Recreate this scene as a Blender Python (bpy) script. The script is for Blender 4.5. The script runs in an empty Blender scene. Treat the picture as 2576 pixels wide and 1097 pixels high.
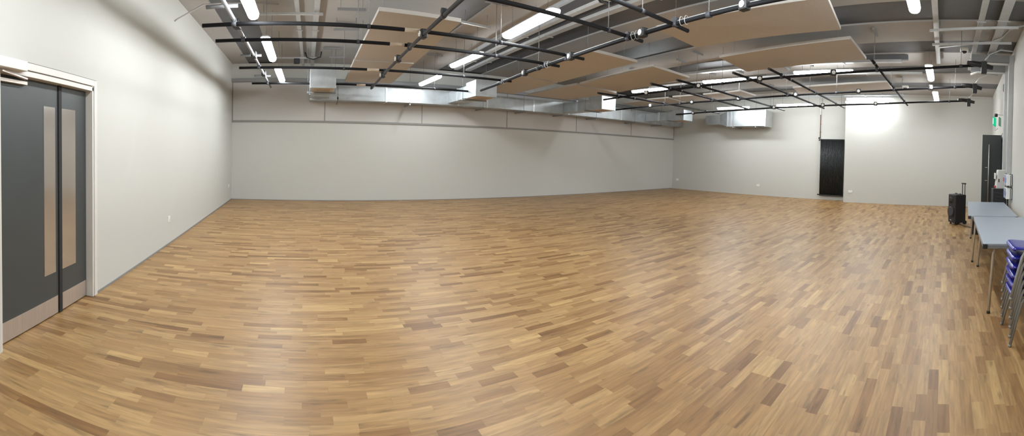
import bpy, bmesh, math, random
from mathutils import Matrix, Vector
random.seed(7)
PI = math.pi
SC = bpy.context.scene
COL = SC.collection

# ------------------------------------------------------------------ materials
def new_mat(name):
    m = bpy.data.materials.new(name); m.use_nodes = True
    nt = m.node_tree
    b = nt.nodes['Principled BSDF']
    return m, nt, b

def mat(name, col, rough=0.5, metal=0.0, spec=0.5, noise=0.0, nscale=8.0, bump=0.0, bscale=60.0, stretch=None):
    m, nt, b = new_mat(name)
    b.inputs['Base Color'].default_value = (*col, 1)
    b.inputs['Roughness'].default_value = rough
    b.inputs['Metallic'].default_value = metal
    b.inputs['Specular IOR Level'].default_value = spec
    if noise or bump:
        tc = nt.nodes.new('ShaderNodeTexCoord')
        src = tc.outputs['Object']
        if stretch:
            mp = nt.nodes.new('ShaderNodeMapping'); mp.inputs['Scale'].default_value = stretch
            nt.links.new(src, mp.inputs['Vector']); src = mp.outputs['Vector']
    if noise:
        n = nt.nodes.new('ShaderNodeTexNoise'); n.inputs['Scale'].default_value = nscale; n.inputs['Detail'].default_value = 4
        nt.links.new(src, n.inputs['Vector'])
        r = nt.nodes.new('ShaderNodeValToRGB')
        r.color_ramp.elements[0].position = 0.3; r.color_ramp.elements[1].position = 0.7
        lo = [max(0, c * (1 - noise)) for c in col]; hi = [min(1, c * (1 + noise)) for c in col]
        r.color_ramp.elements[0].color = (*lo, 1); r.color_ramp.elements[1].color = (*hi, 1)
        nt.links.new(n.outputs['Fac'], r.inputs['Fac']); nt.links.new(r.outputs['Color'], b.inputs['Base Color'])
    if bump:
        n2 = nt.nodes.new('ShaderNodeTexNoise'); n2.inputs['Scale'].default_value = bscale; n2.inputs['Detail'].default_value = 3
        nt.links.new(src, n2.inputs['Vector'])
        bp = nt.nodes.new('ShaderNodeBump'); bp.inputs['Strength'].default_value = bump; bp.inputs['Distance'].default_value = 0.01
        nt.links.new(n2.outputs['Fac'], bp.inputs['Height']); nt.links.new(bp.outputs['Normal'], b.inputs['Normal'])
    return m

def emis(name, col, s):
    m = bpy.data.materials.new(name); m.use_nodes = True; nt = m.node_tree
    nt.nodes.clear()
    e = nt.nodes.new('ShaderNodeEmission'); e.inputs['Color'].default_value = (*col, 1); e.inputs['Strength'].default_value = s
    o = nt.nodes.new('ShaderNodeOutputMaterial'); nt.links.new(e.outputs[0], o.inputs[0])
    return m

def oak_floor():
    m, nt, b = new_mat('oak_strip_flooring')
    N = nt.nodes.new; L = nt.links.new
    def math_(op, a, c=None):
        n = N('ShaderNodeMath'); n.operation = op
        for i, v in enumerate((a, c)):
            if v is None: continue
            if isinstance(v, (int, float)): n.inputs[i].default_value = v
            else: L(v, n.inputs[i])
        return n.outputs[0]
    tc = N('ShaderNodeTexCoord'); sp = N('ShaderNodeSeparateXYZ'); L(tc.outputs['Object'], sp.inputs[0])
    x, y = sp.outputs['X'], sp.outputs['Y']
    W, LEN = 0.070, 0.37
    yr = math_('DIVIDE', y, W); row = math_('FLOOR', yr); fy = math_('FRACT', yr)
    wn = N('ShaderNodeTexWhiteNoise'); wn.noise_dimensions = '1D'; L(row, wn.inputs['W'])
    off = math_('MULTIPLY', wn.outputs['Value'], 17.0)
    u0 = math_('ADD', math_('DIVIDE', x, LEN), off)
    # uneven strip lengths: warp the running coordinate
    wob = math_('MULTIPLY', math_('SINE', math_('MULTIPLY', u0, 2.1)), 0.28)
    u = math_('ADD', u0, wob)
    colm = math_('FLOOR', u); fx = math_('FRACT', u)
    cid = N('ShaderNodeCombineXYZ'); L(row, cid.inputs[0]); L(colm, cid.inputs[1])
    wn2 = N('ShaderNodeTexWhiteNoise'); wn2.noise_dimensions = '2D'; L(cid.outputs[0], wn2.inputs['Vector'])
    ramp = N('ShaderNodeValToRGB'); cr = ramp.color_ramp
    cr.elements[0].position = 0.0; cr.elements[0].color = (0.200, 0.100, 0.034, 1)
    cr.elements[1].position = 1.0; cr.elements[1].color = (0.480, 0.310, 0.130, 1)
    for p, c in ((0.07, (0.255, 0.135, 0.049, 1)), (0.28, (0.330, 0.190, 0.075, 1)), (0.70, (0.380, 0.227, 0.094, 1)), (0.95, (0.415, 0.258, 0.110, 1))):
        e = cr.elements.new(p); e.color = c
    L(wn2.outputs['Value'], ramp.inputs['Fac'])
    # grain along the strip
    gv = N('ShaderNodeCombineXYZ')
    L(math_('MULTIPLY', x, 3.2), gv.inputs[0]); L(math_('MULTIPLY', y, 38.0), gv.inputs[1])
    L(math_('MULTIPLY', wn2.outputs['Value'], 40.0), gv.inputs[2])
    gn = N('ShaderNodeTexNoise'); gn.inputs['Scale'].default_value = 1.0; gn.inputs['Detail'].default_value = 5
    gn.inputs['Distortion'].default_value = 0.6
    L(gv.outputs[0], gn.inputs['Vector'])
    gr = N('ShaderNodeMapRange'); gr.inputs['From Min'].default_value = 0.3; gr.inputs['From Max'].default_value = 0.75
    gr.inputs['To Min'].default_value = 0.70; gr.inputs['To Max'].default_value = 1.20
    L(gn.outputs['Fac'], gr.inputs['Value'])
    # darker heartwood flecks
    kv = N('ShaderNodeCombineXYZ'); L(math_('MULTIPLY', x, 4.0), kv.inputs[0]); L(math_('MULTIPLY', y, 22.0), kv.inputs[1])
    L(math_('MULTIPLY', wn2.outputs['Value'], 90.0), kv.inputs[2])
    kn = N('ShaderNodeTexNoise'); kn.inputs['Scale'].default_value = 1.0; kn.inputs['Detail'].default_value = 3
    L(kv.outputs[0], kn.inputs['Vector'])
    kr = N('ShaderNodeMapRange'); kr.inputs['From Min'].default_value = 0.60; kr.inputs['From Max'].default_value = 0.78
    kr.inputs['To Min'].default_value = 1.0; kr.inputs['To Max'].default_value = 0.52
    L(kn.outputs['Fac'], kr.inputs['Value'])
    # fine joints
    ey = math_('MINIMUM', fy, math_('SUBTRACT', 1.0, fy)); ex = math_('MINIMUM', fx, math_('SUBTRACT', 1.0, fx))
    jy = N('ShaderNodeMapRange'); jy.inputs['From Max'].default_value = 0.014; jy.inputs['To Min'].default_value = 0.82; L(ey, jy.inputs['Value'])
    jx = N('ShaderNodeMapRange'); jx.inputs['From Max'].default_value = 0.004; jx.inputs['To Min'].default_value = 0.82; L(ex, jx.inputs['Value'])
    f = math_('MULTIPLY', math_('MULTIPLY', gr.outputs[0], kr.outputs[0]), math_('MULTIPLY', jy.outputs[0], jx.outputs[0]))
    vm = N('ShaderNodeVectorMath'); vm.operation = 'SCALE'; L(ramp.outputs['Color'], vm.inputs[0]); L(math_('MULTIPLY', f, 1.0), vm.inputs['Scale'])
    L(vm.outputs[0], b.inputs['Base Color'])
    rr = N('ShaderNodeMapRange'); rr.inputs['To Min'].default_value = 0.35; rr.inputs['To Max'].default_value = 0.46
    L(gn.outputs['Fac'], rr.inputs['Value']); L(rr.outputs[0], b.inputs['Roughness'])
    b.inputs['Specular IOR Level'].default_value = 0.45
    return m

M = {}
M['floor'] = oak_floor()
M['wall'] = mat('matt_off_white_wall_paint', (0.555, 0.557, 0.525), 0.75, bump=0.05, bscale=90, spec=0.3)
M['upper'] = mat('pale_upper_wall_board', (0.54, 0.528, 0.508), 0.8, spec=0.2)
M['ceil'] = mat('beige_soffit_paint', (0.41, 0.395, 0.375), 0.85, noise=0.03, nscale=3, spec=0.2)
M['trough'] = mat('shade_darkened_grey_deck', (0.125, 0.128, 0.135), 0.6, 0.1, noise=0.08, nscale=4)  # deck's own grey, darkened to stand in for shade in the shallow recesses
M['beam'] = mat('grey_painted_steel', (0.26, 0.265, 0.27), 0.5, 0.2)
M['galv'] = mat('galvanised_sheet_steel', (0.50, 0.535, 0.555), 0.42, 0.75, noise=0.10, nscale=5)
M['galv_light'] = mat('bright_galvanised_strip', (0.62, 0.65, 0.67), 0.35, 0.8)
M['tray'] = mat('light_grey_cable_tray', (0.50, 0.51, 0.51), 0.45, 0.35, noise=0.05)
M['pipe'] = mat('black_scaffold_tube', (0.011, 0.0115, 0.013), 0.7, 0.0, 0.15)
M['pipe_grey'] = mat('dark_grey_tube', (0.05, 0.053, 0.06), 0.55, 0.0, 0.3)
M['pipe_galv'] = mat('polished_grey_tube', (0.22, 0.225, 0.235), 0.45, 0.4)
M['tan'] = mat('tan_sleeve', (0.48, 0.40, 0.31), 0.7)
M['black'] = mat('black_plastic', (0.015, 0.015, 0.016), 0.5)
M['black_soft'] = mat('black_textured_cabinet', (0.018, 0.018, 0.019), 0.6, noise=0.2, nscale=120)
M['white'] = mat('white_plastic', (0.82, 0.82, 0.80), 0.4)
M['lampbody'] = mat('pale_grey_lamp_tray', (0.60, 0.61, 0.63), 0.5)
M['led'] = emis('white_led_diffuser', (0.94, 0.98, 1.0), 69.0)
M['raft'] = mat('tan_acoustic_fabric', (0.54, 0.515, 0.49), 0.92, noise=0.04, nscale=30, spec=0.1)
M['raft_edge'] = mat('pale_raft_edge', (0.54, 0.52, 0.49), 0.8, spec=0.2)
M['door'] = mat('dark_grey_laminate', (0.052, 0.059, 0.060), 0.42, noise=0.05, nscale=3)
M['doorblack'] = mat('near_black_door_laminate', (0.022, 0.027, 0.027), 0.4)
M['doorgrey'] = mat('charcoal_door_laminate', (0.035, 0.042, 0.042), 0.35)
M['frame'] = mat('white_gloss_architrave', (0.66, 0.645, 0.61), 0.4)
M['steel'] = mat('brushed_stainless', (0.60, 0.54, 0.49), 0.42, 0.75, noise=0.06, nscale=2, stretch=(1, 30, 1))
M['film'] = mat('satin_brown_protective_film', (0.50, 0.46, 0.41), 0.16, 0.75, noise=0.05, nscale=2, bump=0.06, bscale=3)
M['groove'] = mat('shadow_gap_grey', (0.20, 0.19, 0.18), 0.8)
M['trimgrey'] = mat('grey_cover_strip', (0.255, 0.25, 0.24), 0.6)
M['rad'] = mat('anthracite_radiator_enamel', (0.016, 0.019, 0.019), 0.4)
M['copper'] = mat('dull_copper_pipe', (0.14, 0.055, 0.035), 0.45, 0.5)
M['tabletop'] = mat('blue_grey_speckled_laminate', (0.33, 0.37, 0.42), 0.36, noise=0.06, nscale=150)
M['tableedge'] = mat('grey_table_edge', (0.20, 0.21, 0.22), 0.5)
M['leg'] = mat('beige_powder_coated_tube', (0.46, 0.40, 0.31), 0.4, 0.1)
M['chairleg'] = mat('speckled_grey_chair_tube', (0.26, 0.255, 0.235), 0.45, 0.3, noise=0.12, nscale=200)
M['blue'] = mat('glossy_blue_polypropylene', (0.016, 0.018, 0.24), 0.22)
M['gbox'] = mat('pale_grey_enclosure', (0.60, 0.60, 0.57), 0.5)
M['bluewhite'] = mat('mid_blue_band', (0.030, 0.085, 0.36), 0.45)
M['red'] = mat('red_plastic', (0.55, 0.045, 0.035), 0.45)
M['green'] = mat('green_sign_face', (0.01, 0.30, 0.16), 0.3)
M['greenlit'] = emis('green_backlit_sign', (0.03, 0.62, 0.32), 0.95)
M['whitelit'] = emis('white_backlit_symbol', (0.70, 1.0, 0.86), 1.1)
M['grille'] = mat('filter_grille_floor_reflection', (0.56, 0.42, 0.28), 0.6)  # tan is the wood floor's reflection, painted into the grille colour
M['rubber'] = mat('dark_rubber', (0.02, 0.02, 0.02), 0.8)

# ------------------------------------------------------------------ mesh helpers
class MB:
    def __init__(s): s.bm = bmesh.new(); s.mi = 0
    def _fin(s, faces):
        for f in faces: f.material_index = s.mi
        return s
    def prism(s, bottom, top):
        a = [s.bm.verts.new(p) for p in bottom]; b = [s.bm.verts.new(p) for p in top]
        n = len(a); fs = [s.bm.faces.new(a[::-1]), s.bm.faces.new(b)]
        for i in range(n): fs.append(s.bm.faces.new((a[i], a[(i+1) % n], b[(i+1) % n], b[i])))
        return s._fin(fs)
    def box(s, x0, x1, y0, y1, z0, z1):
        x0, x1 = sorted((x0, x1)); y0, y1 = sorted((y0, y1)); z0, z1 = sorted((z0, z1))
        q = [(x0, y0), (x1, y0), (x1, y1), (x0, y1)]
        return s.prism([(*p, z0) for p in q], [(*p, z1) for p in q])
    def slab(s, quad, t):
        """four top/bottom corners (x,y,z) and thickness upward"""
        return s.prism(quad, [(x, y, z + t) for x, y, z in quad])
    def bar(s, a, b, w, h, up=(0, 0, 1)):
        a, b = Vector(a), Vector(b); d = (b - a).normalized(); u = Vector(up)
        side = d.cross(u)
        if side.length < 1e-4: side = d.cross(Vector((1, 0, 0)))
        side.normalize(); u = side.cross(d).normalized()
        o = [side*(-w/2)+u*(-h/2), side*(w/2)+u*(-h/2), side*(w/2)+u*(h/2), side*(-w/2)+u*(h/2)]
        return s.prism([a+p for p in o], [b+p for p in o])
    def tube(s, pts, r, n=12, caps=True, rads=None):
        pts = [Vector(p) for p in pts]; rings = []
        prev = None
        for i, p in enumerate(pts):
            if i == 0: d = pts[1]-pts[0]
            elif i == len(pts)-1: d = pts[-1]-pts[-2]
            else: d = (pts[i+1]-p).normalized()+(p-pts[i-1]).normalized()
            d.normalize()
            if prev is None:
                ref = Vector((0, 0, 1)) if abs(d.z) < 0.9 else Vector((1, 0, 0))
                u = d.cross(ref).normalized()
            else:
                u = (prev - d*prev.dot(d)).normalized()
            prev = u; v = d.cross(u)
            rr = rads[i] if rads else r
            rings.append([s.bm.verts.new(p + (u*math.cos(2*PI*k/n)+v*math.sin(2*PI*k/n))*rr) for k in range(n)])
        fs = []
        for A, B in zip(rings, rings[1:]):
            for k in range(n):
                f = s.bm.faces.new((A[k], A[(k+1) % n], B[(k+1) % n], B[k])); f.smooth = True; fs.append(f)
        if caps: fs += [s.bm.faces.new(rings[0][::-1]), s.bm.faces.new(rings[-1])]
        return s._fin(fs)
    def disc(s, c, nrm, r, t, n=24):
        c = Vector(c); nrm = Vector(nrm).normalized()
        return s.tube([c, c+nrm*t], r, n)
    def build(s, name, m, parent=None, bevel=0.0, smooth=False, loc=None):
        bmesh.ops.recalc_face_normals(s.bm, faces=s.bm.faces)
        me = bpy.data.meshes.new(name); s.bm.to_mesh(me); s.bm.free()
        if smooth:
            for p in me.polygons: p.use_smooth = True
        for mm in (m if isinstance(m, (list, tuple)) else [m]): me.materials.append(mm)
        o = bpy.data.objects.new(name, me); COL.objects.link(o)
        if parent is not None:
            o.parent = parent
        if loc: o.location = loc
        if bevel:
            b = o.modifiers.new('edge', 'BEVEL'); b.width = bevel; b.segments = 2; b.limit_method = 'ANGLE'
        return o

def ceil_z(x):
    return 3.869
TROUGHS = [(-1.53, -0.85, 0), (2.40, 2.95, 0), (3.75, 5.20, .02), (6.0, 6.9, .1), (8.0, 8.85, .11), (10.0, 10.9, .1), (12.1, 13.0, .06)]
def tag(o, label, cat, group=None):
    o['label'] = label; o['category'] = cat
    if group: o['group'] = group
    return o
def thing(name, label, cat, loc=(0, 0, 0), rz=0.0, group=None):
    o = bpy.data.objects.new(name, None); COL.objects.link(o); o.empty_display_size = 0.1
    o.location = loc; o.rotation_euler = (0, 0, rz)
    return tag(o, label, cat, group)
def struct(o): o['kind'] = 'structure'; return o
def rel(base, pts): return [tuple(Vector(p)-Vector(base)) for p in pts]
def dup(root, loc, label):
    r = root.copy(); COL.objects.link(r); r.location = loc; r['label'] = label
    for ch in list(root.children):
        c = ch.copy(); COL.objects.link(c); c.parent = r
        for g in ch.children:
            d = g.copy(); COL.objects.link(d); d.parent = c
    return r
def arc(c, r, a0, a1, n, ax=(1, 0, 0), ay=(0, 0, 1)):
    c, ax, ay = Vector(c), Vector(ax), Vector(ay)
    return [c+ax*(r*math.cos(a0+(a1-a0)*i/n))+ay*(r*math.sin(a0+(a1-a0)*i/n)) for i in range(n+1)]

# ------------------------------------------------------------------ camera: a phone panorama, central cylindrical
def make_camera():
    c = bpy.data.cameras.new('camera'); o = bpy.data.objects.new('camera', c); COL.objects.link(o)
    y, p, r, k, v0 = 0.5146, -0.0175, 0.0232, 1029.585, 398.735
    cy, sy, cp, sp, cr, sr = math.cos(y), math.sin(y), math.cos(p), math.sin(p), math.cos(r), math.sin(r)
    f = Vector((sy*cp, cy*cp, sp)); r0 = Vector((cy, -sy, 0)); u0 = r0.cross(f)
    R = cr*r0+sr*u0; U = -sr*r0+cr*u0
    mw = Matrix((R, U, -f)).transposed().to_4x4(); mw.translation = (0, 0, 1.5); o.matrix_world = mw
    c.type = 'PANO'; c.panorama_type = 'CENTRAL_CYLINDRICAL'
    c.central_cylindrical_range_u_min = -1288/k; c.central_cylindrical_range_u_max = 1288/k
    c.central_cylindrical_range_v_min = -(1097-v0)/k; c.central_cylindrical_range_v_max = v0/k
    c.central_cylindrical_radius = 1.0; c.clip_start = 0.05
    SC.camera = o
make_camera()

# ------------------------------------------------------------------ the room
XL, YF, XB, XP, ZC = -1.99, 11.58, 14.82, 14.356, 3.87
YP = 3.578                                  # edge of the boxed-out part of the end wall
def wy(x): return -1.25-0.047*(x-6.0)       # right-hand wall line
WA = math.atan(-0.047)

struct(MB().prism([(XL-.3, wy(XL)-.3, -.1), (XB+.3, wy(XB)-.3, -.1), (XB+.3, YF+.3, -.1), (XL-.3, YF+.3, -.1)],
                  [(XL-.3, wy(XL)-.3, 0), (XB+.3, wy(XB)-.3, 0), (XB+.3, YF+.3, 0), (XL-.3, YF+.3, 0)]).build('floor', M['floor']))
# left wall with the door opening
DY0, DY1, DZ = 2.19, 3.535, 2.068
w = MB()
w.box(XL-.2, XL, DY1, YF, 0, ZC); w.box(XL-.2, XL, wy(XL), DY0, 0, ZC); w.box(XL-.2, XL, DY0, DY1, DZ, ZC)
struct(w.build('wall_left', M['wall']))
struct(MB().box(XL-.2, XB+.2, YF, YF+.2, 0, ZC).build('wall_far', M['wall']))
w = MB(); w.box(XB, XB+.2, YP-.05, YF, 0, ZC); w.box(XP, XB+.2, wy(XP)-.2, YP, 0, ZC)
struct(w.build('wall_end', M['wall']))
# right wall, with door opening between x=9.45 and x=10.34
RX0, RX1, RZ = 9.42, 10.34, 2.17
def wseg(m, x0, x1, z0, z1):
    m.prism([(x0, wy(x0)-.2, z0), (x1, wy(x1)-.2, z0), (x1, wy(x1), z0), (x0, wy(x0), z0)],
            [(x0, wy(x0)-.2, z1), (x1, wy(x1)-.2, z1), (x1, wy(x1), z1), (x0, wy(x0), z1)])
w = MB(); wseg(w, XL-.2, RX0, 0, ZC); wseg(w, RX1, XB+.2, 0, ZC); wseg(w, RX0, RX1, RZ, ZC)
struct(w.build('wall_right', M['wall']))
# ceiling: beige ribs with blue-grey deck between them, recess shade put into its colour
c = MB(); y0, y1 = wy(XL)-.8, YF+.1
c.mi = 1; c.box(XL-.2, XB+.2, y0, y1, ZC+.03, ZC+.2)
c.mi = 0
def rib(xa, ka, xb, kb):      # ka, kb: how far the rib edges drift per metre towards the far wall
    q = [(xa+ka*(y0-1), y0), (xb+kb*(y0-1), y0), (xb+kb*(y1-1), y1), (xa+ka*(y1-1), y1)]
    c.prism([(*p, ZC) for p in q], [(*p, ZC+.0295) for p in q])
edges = [(XL-.2, 0)] + [e for a, b, k in TROUGHS for e in ((a, k), (b, k))] + [(XB+.2, 0)]
for i in range(0, len(edges), 2): rib(*edges[i], *edges[i+1])
struct(c.build('ceiling', [M['ceil'], M['trough']]))

# upper part of the far wall: six pale boards between grey cover strips
ZL = 2.235
jx = [XL, 0.645, 3.48, 6.315, 9.15, 11.985, XB]
for i in range(6):
    struct(MB().box(jx[i]+.012, jx[i+1]-.012, YF-.02, YF, ZL+.03, 3.335).build('wall_upper_panel', M['upper']))
struct(MB().box(XL, XB, YF-.03, YF, ZL-.022, ZL+.03).build('trim_1', M['trimgrey']))
for i, x in enumerate(jx):
    a, b = (x-.012, x+.012)
    if i == 0: a, b = x, x+.03
    if i == 6: a, b = x-.03, x
    struct(MB().box(a, b, YF-.026, YF, ZL+.03, 3.335).build('trim_%d' % (i+2), M['trimgrey']))
struct(MB().box(XL, XB, YF-.14, YF, 3.335, 3.43).build('trim_9', M['beam'], bevel=.006))
struct(MB().box(XP-.045, XP, wy(XP)+.02, YP, 3.80, ZC).build('trim_10', M['upper']))
# thin grey sealing strip where the left wall meets the floor
struct(MB().box(XL, XL+.006, DY1+.09, YF, 0, .022).build('baseboard_left', M['beam']))
struct(MB().box(XL, XB, YF-.006, YF, 0, .014).build('baseboard_far', M['beam']))

# ------------------------------------------------------------------ left door (leaf and a half)
d1 = bpy.data.objects.new('door_1', None); COL.objects.link(d1); struct(d1)
lx = XL-.062
def leaf(y0, y1, vy0, vy1, kname):
    l = MB().box(lx-.045, lx, y0, y1, .008, 2.045).build('door_leaf', M['door'], d1, bevel=.002)
    MB().box(lx-.003, lx+.0035, y0+.012, y1-.012, .012, .165).build('kick_plate', M['steel'], l)['label'] = 'brushed steel kick plate'
    MB().box(lx-.003, lx+.003, vy0, vy1, .385, 1.845).build('vision_panel', M['film'], l)['label'] = 'tall narrow vision panel under brown film'
    return l
leaf(DY0+.02, 3.030, 2.815, 2.985, 'a')
leaf(3.080, DY1-.008, 3.092, 3.325, 'b')
MB().box(lx-.045, lx+.012, 3.032, 3.078, .004, 2.045).build('meeting_seal', M['rubber'], d1)
f = MB()
f.box(XL-.2, XL+.012, DY1-.004, DY1+.022, 0, DZ+.03); f.box(XL-.2, XL+.012, DY0-.022, DY0+.004, 0, DZ+.03); f.box(XL-.2, XL+.012, DY0-.022, DY1+.022, DZ-.022, DZ+.02)
f.build('door_frame', M['frame'], d1, bevel=.003)
a = MB()
for yy0, yy1 in ((DY1+.028, DY1+.085), (DY0-.085, DY0-.028)): a.box(XL, XL+.018, yy0, yy1, 0, DZ+.085)
a.box(XL, XL+.018, DY0-.028, DY1+.028, DZ+.028, DZ+.085)
a.build('architrave', M['frame'], d1, bevel=.003)
g = MB()
g.box(XL, XL+.004, DY1+.085, DY1+.094, 0, DZ+.094); g.box(XL, XL+.004, DY0-.085, DY1+.085, DZ+.085, DZ+.094); g.box(XL, XL+.007, DY1+.022, DY1+.028, 0, DZ+.028); g.box(XL, XL+.007, DY0-.02, DY1+.022, DZ+.02, DZ+.028)
g.build('shadow_gap', M['groove'], d1)
struct(MB().box(XL-.9, XL-.2, DY0-.2, DY1+.2, 0, 2.4).build('wall_behind_door', M['doorblack']))
# overhead closer
t = thing('door_closer', 'pale overhead door closer box above the dark grey double door', 'door closer', (XL+.02, 2.0, 2.06))
MB().box(-.015, .055, -.45, .435, .008, .082).build('closer_body', M['white'], t, bevel=.006)
MB().bar((.01, .18, -.012), (-.03, .52, -.03), .03, .012).build('closer_arm', M['steel'], t)
MB().box(-.082, -.045, -.35, .555, -.072, -.045).build('slide_track', M['steel'], t, bevel=.002)

# ------------------------------------------------------------------ wall sockets
def socket(label, loc, rz, wd, two):
    t = thing('wall_socket', label, 'socket', loc, rz, 'white sockets low on the walls')
    MB().box(-wd/2, wd/2, 0, .012, -.044, .044).build('face_plate', M['white'], t, bevel=.003)
    for s in ((-.3, .3) if two else (0,)):
        MB().box(s*wd-.009, s*wd+.009, .012, .017, .004, .024).build('rocker', M['white'], t, bevel=.001)
        h = MB()
        for dx, dz in ((0, -.008), (-.011, -.024), (.011, -.024)): h.box(s*wd+dx-.0025, s*wd+dx+.0025, .012, .0126, dz-.005, dz+.003)
        h.build('pin_hole', M['black'], t)
    return t
socket('white socket on the left wall between the door and the far corner', (XL, 5.92, .39), -PI/2, .09, False)
socket('tiny white socket on the left wall right beside the far corner', (XL, 11.09, .43), -PI/2, .09, False)
socket('white double socket on the end wall closest to the far corner', (XB, 11.28, .415), PI/2, .146, True)
socket('white double socket on the end wall below the short duct unit', (XB, 7.215, .395), PI/2, .146, True)
socket('white double socket on the boxed-out wall right of the radiator', (XP, 3.33, .385), PI/2, .146, True)

# ------------------------------------------------------------------ radiator and its pipe
t = thing('column_radiator', 'tall anthracite column radiator standing upright against the end wall', 'radiator', (XB-.075, 4.2, 0))
r = MB(); n = 20; y0, y1 = 3.70-4.2, 4.625-4.2
for i in range(n):
    yy = y0+(y1-y0)*(i+.5)/n; ww = (y1-y0)/n*.40
    r.tube([(0, yy, .19), (0, yy, 2.25)], ww*1.05, 8)
r.box(.012, .045, y0, y1, .18, 2.25)
r.build('radiator_columns', M['rad'], t)
for z, nm in ((.17, 'lower_header'), (2.262, 'upper_header')):
    MB().box(-.027, .05, y0, y1, z-.02, z+.022).build(nm, M['rad'], t, bevel=.01)
for z in (.19, 2.245):
    v = MB(); v.tube([(0, y1, z), (0, y1+.035, z)], .018, 10); v.disc((0, y1+.035, z), (0, 1, 0), .026, .03, 12)
    v.build('valve', M['black'], t)
for z in (.6, 1.9):
    MB().box(.04, .075, -.3, -.26, z-.03, z+.03).build('wall_bracket', M['rad'], t)
t = thing('heating_pipe', 'thin brown pipe dropping down the end wall to the radiator', 'pipe', (XB-.04, 4.655, 2.3))
MB().tube([(0, 0, 0), (0, 0, .90)], .013, 10).build('pipe_run', M['copper'], t)
MB().tube([(0, 0, .90), (0, 0, 1.57)], .021, 12).build('white_lagging', M['white'], t)['label'] = 'white lagged top of the pipe'
for z in (.25, .55):
    b = MB(); b.tube([(-.02, 0, z), (.04, 0, z)], .006, 6); b.bar((0, -.05, z), (0, .02, z), .008, .012); b.build('pipe_clip', M['copper'], t)
MB().disc((0, .02, .02), (0, 1, 0), .03, .04, 12).build('pipe_valve', M['black'], t)

# ------------------------------------------------------------------ LED battens
def lamp(a, b, label, group, wd=.135, z=None):
    a, b = Vector(a), Vector(b); mid = (a+b)/2; d = (b-a); Ln = d.length; rz = math.atan2(d.y, d.x)
    t = thing('hanging_batten_light', label, 'ceiling light', mid, rz, group)
    h = Ln/2; r = wd/2
    # rounded-end lens, flat underside, domed edges
    def outline(s, z, inset): 
        rr = r-inset; hh = h-inset; pts = []
        e = min(rr*.9, .06)
        for cx, cy, a0 in ((hh-e, rr-e, 0), (-hh+e, rr-e, PI/2), (-hh+e, -rr+e, PI), (hh-e, -rr+e, 1.5*PI)):
            for k in range(5):
                an = a0+PI/2*k/4; pts.append((cx+e*math.cos(an), cy+e*math.sin(an), z))
        return pts
    l = MB()
    lv = [(-.0, .040), (.006, .026), (.018, .012), (.036, .003), (.066, 0)]
    rings = [[l.bm.verts.new(p) for p in outline(1, zz, ins)] for zz, ins in lv]
    l.bm.faces.new(rings[0][::-1]); l.bm.faces.new(rings[-1])
    for A, B in zip(rings, rings[1:]):
        for k in range(len(A)): l.bm.faces.new((A[k], A[(k+1) % len(A)], B[(k+1) % len(A)], B[k]))
    l.build('diffuser', M['led'], t)
    MB().prism(outline(1, .0665, -.003), outline(1, .088, .006)).build('lamp_housing', M['lampbody'], t)
    for s in (-1, 1):
        MB().tube([(s*h*.7, 0, .085), (s*h*.7, 0, ceil_z(mid.x+s*h*.7*math.cos(rz))-mid.z)], .004, 6).build('suspension_rod', M['beam'], t)
    return t
GL = 'LED battens down the left side'; GM = 'LED battens of the middle row'; G3 = 'LED battens of the third row'; G4 = 'LED battens by the end wall'; GR = 'LED battens along the right side'
lamp((-.475, 9.73, 3.02), (-.494, 8.20, 3.02), 'lit batten light of the left wall row, the one closest to the far wall', GL)
lamp((-.532, 7.35, 3.02), (-.542, 5.89, 3.02), 'lit batten light of the left wall row, second one from the far wall', GL)
lamp((-.589, 4.94, 3.02), (-.608, 3.47, 3.02), 'lit batten light of the left wall row, cut by the top of the photo', GL)
lamp((3.17, 10.70, 3.215), (3.22, 9.27, 3.215), 'lit batten light just above the long far duct, left of its second outlet box', GM)
lamp((3.13, 8.24, 3.25), (3.20, 6.87, 3.25), 'lit batten light of the middle row between the far duct and the biggest glare', GM)
lamp((3.05, 5.68, 3.25), (3.00, 4.25, 3.25), 'largest and brightest lit batten light near the top centre of the photo', GM, .175)
lamp((9.09, 8.76, 3.384), (9.13, 7.37, 3.384), 'lit batten light of the third row, leftmost and partly split by a pipe socket', G3)
lamp((9.43, 6.38, 3.518), (9.48, 5.0, 3.518), 'lit batten light of the third row, middle one of three', G3)
lamp((9.55, 3.75, 3.616), (9.58, 2.24, 3.616), 'lit batten light of the third row, rightmost and nearest the big raft', G3)
lamp((13.11, 8.18, 3.277), (13.13, 6.84, 3.277), 'lit batten light right above the short duct unit on the end wall', G4)
lamp((13.25, 5.80, 3.334), (13.23, 4.40, 3.334), 'lit batten light by the end wall, between the short duct unit and the radiator', G4)
lamp((13.90, 3.48, 3.50), (13.86, 1.95, 3.50), 'lit batten light washing the boxed-out wall right of the radiator', G4)
lamp((11.35, .31, 3.41), (12.95, .29, 3.42), 'lit batten light of the right side row, nearest the end wall', GR, .15)
lamp((8.22, .37, 3.41), (9.62, .36, 3.41), 'lit batten light of the right side row, middle one of three', GR, .15)
lamp((3.40, .45, 3.41), (5.26, .43, 3.41), 'lit batten light of the right side row, cut by the top edge of the photo', GR, .15)
# the same rows carry on overhead, above the frame
lamp((-.64, 2.3, 3.02), (-.65, .8, 3.02), 'lit batten light of the left wall row overhead, above the frame', GL)
lamp((2.98, 3.0, 3.25), (2.96, 1.55, 3.25), 'lit batten light of the middle row overhead, above the frame', GM)

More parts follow.
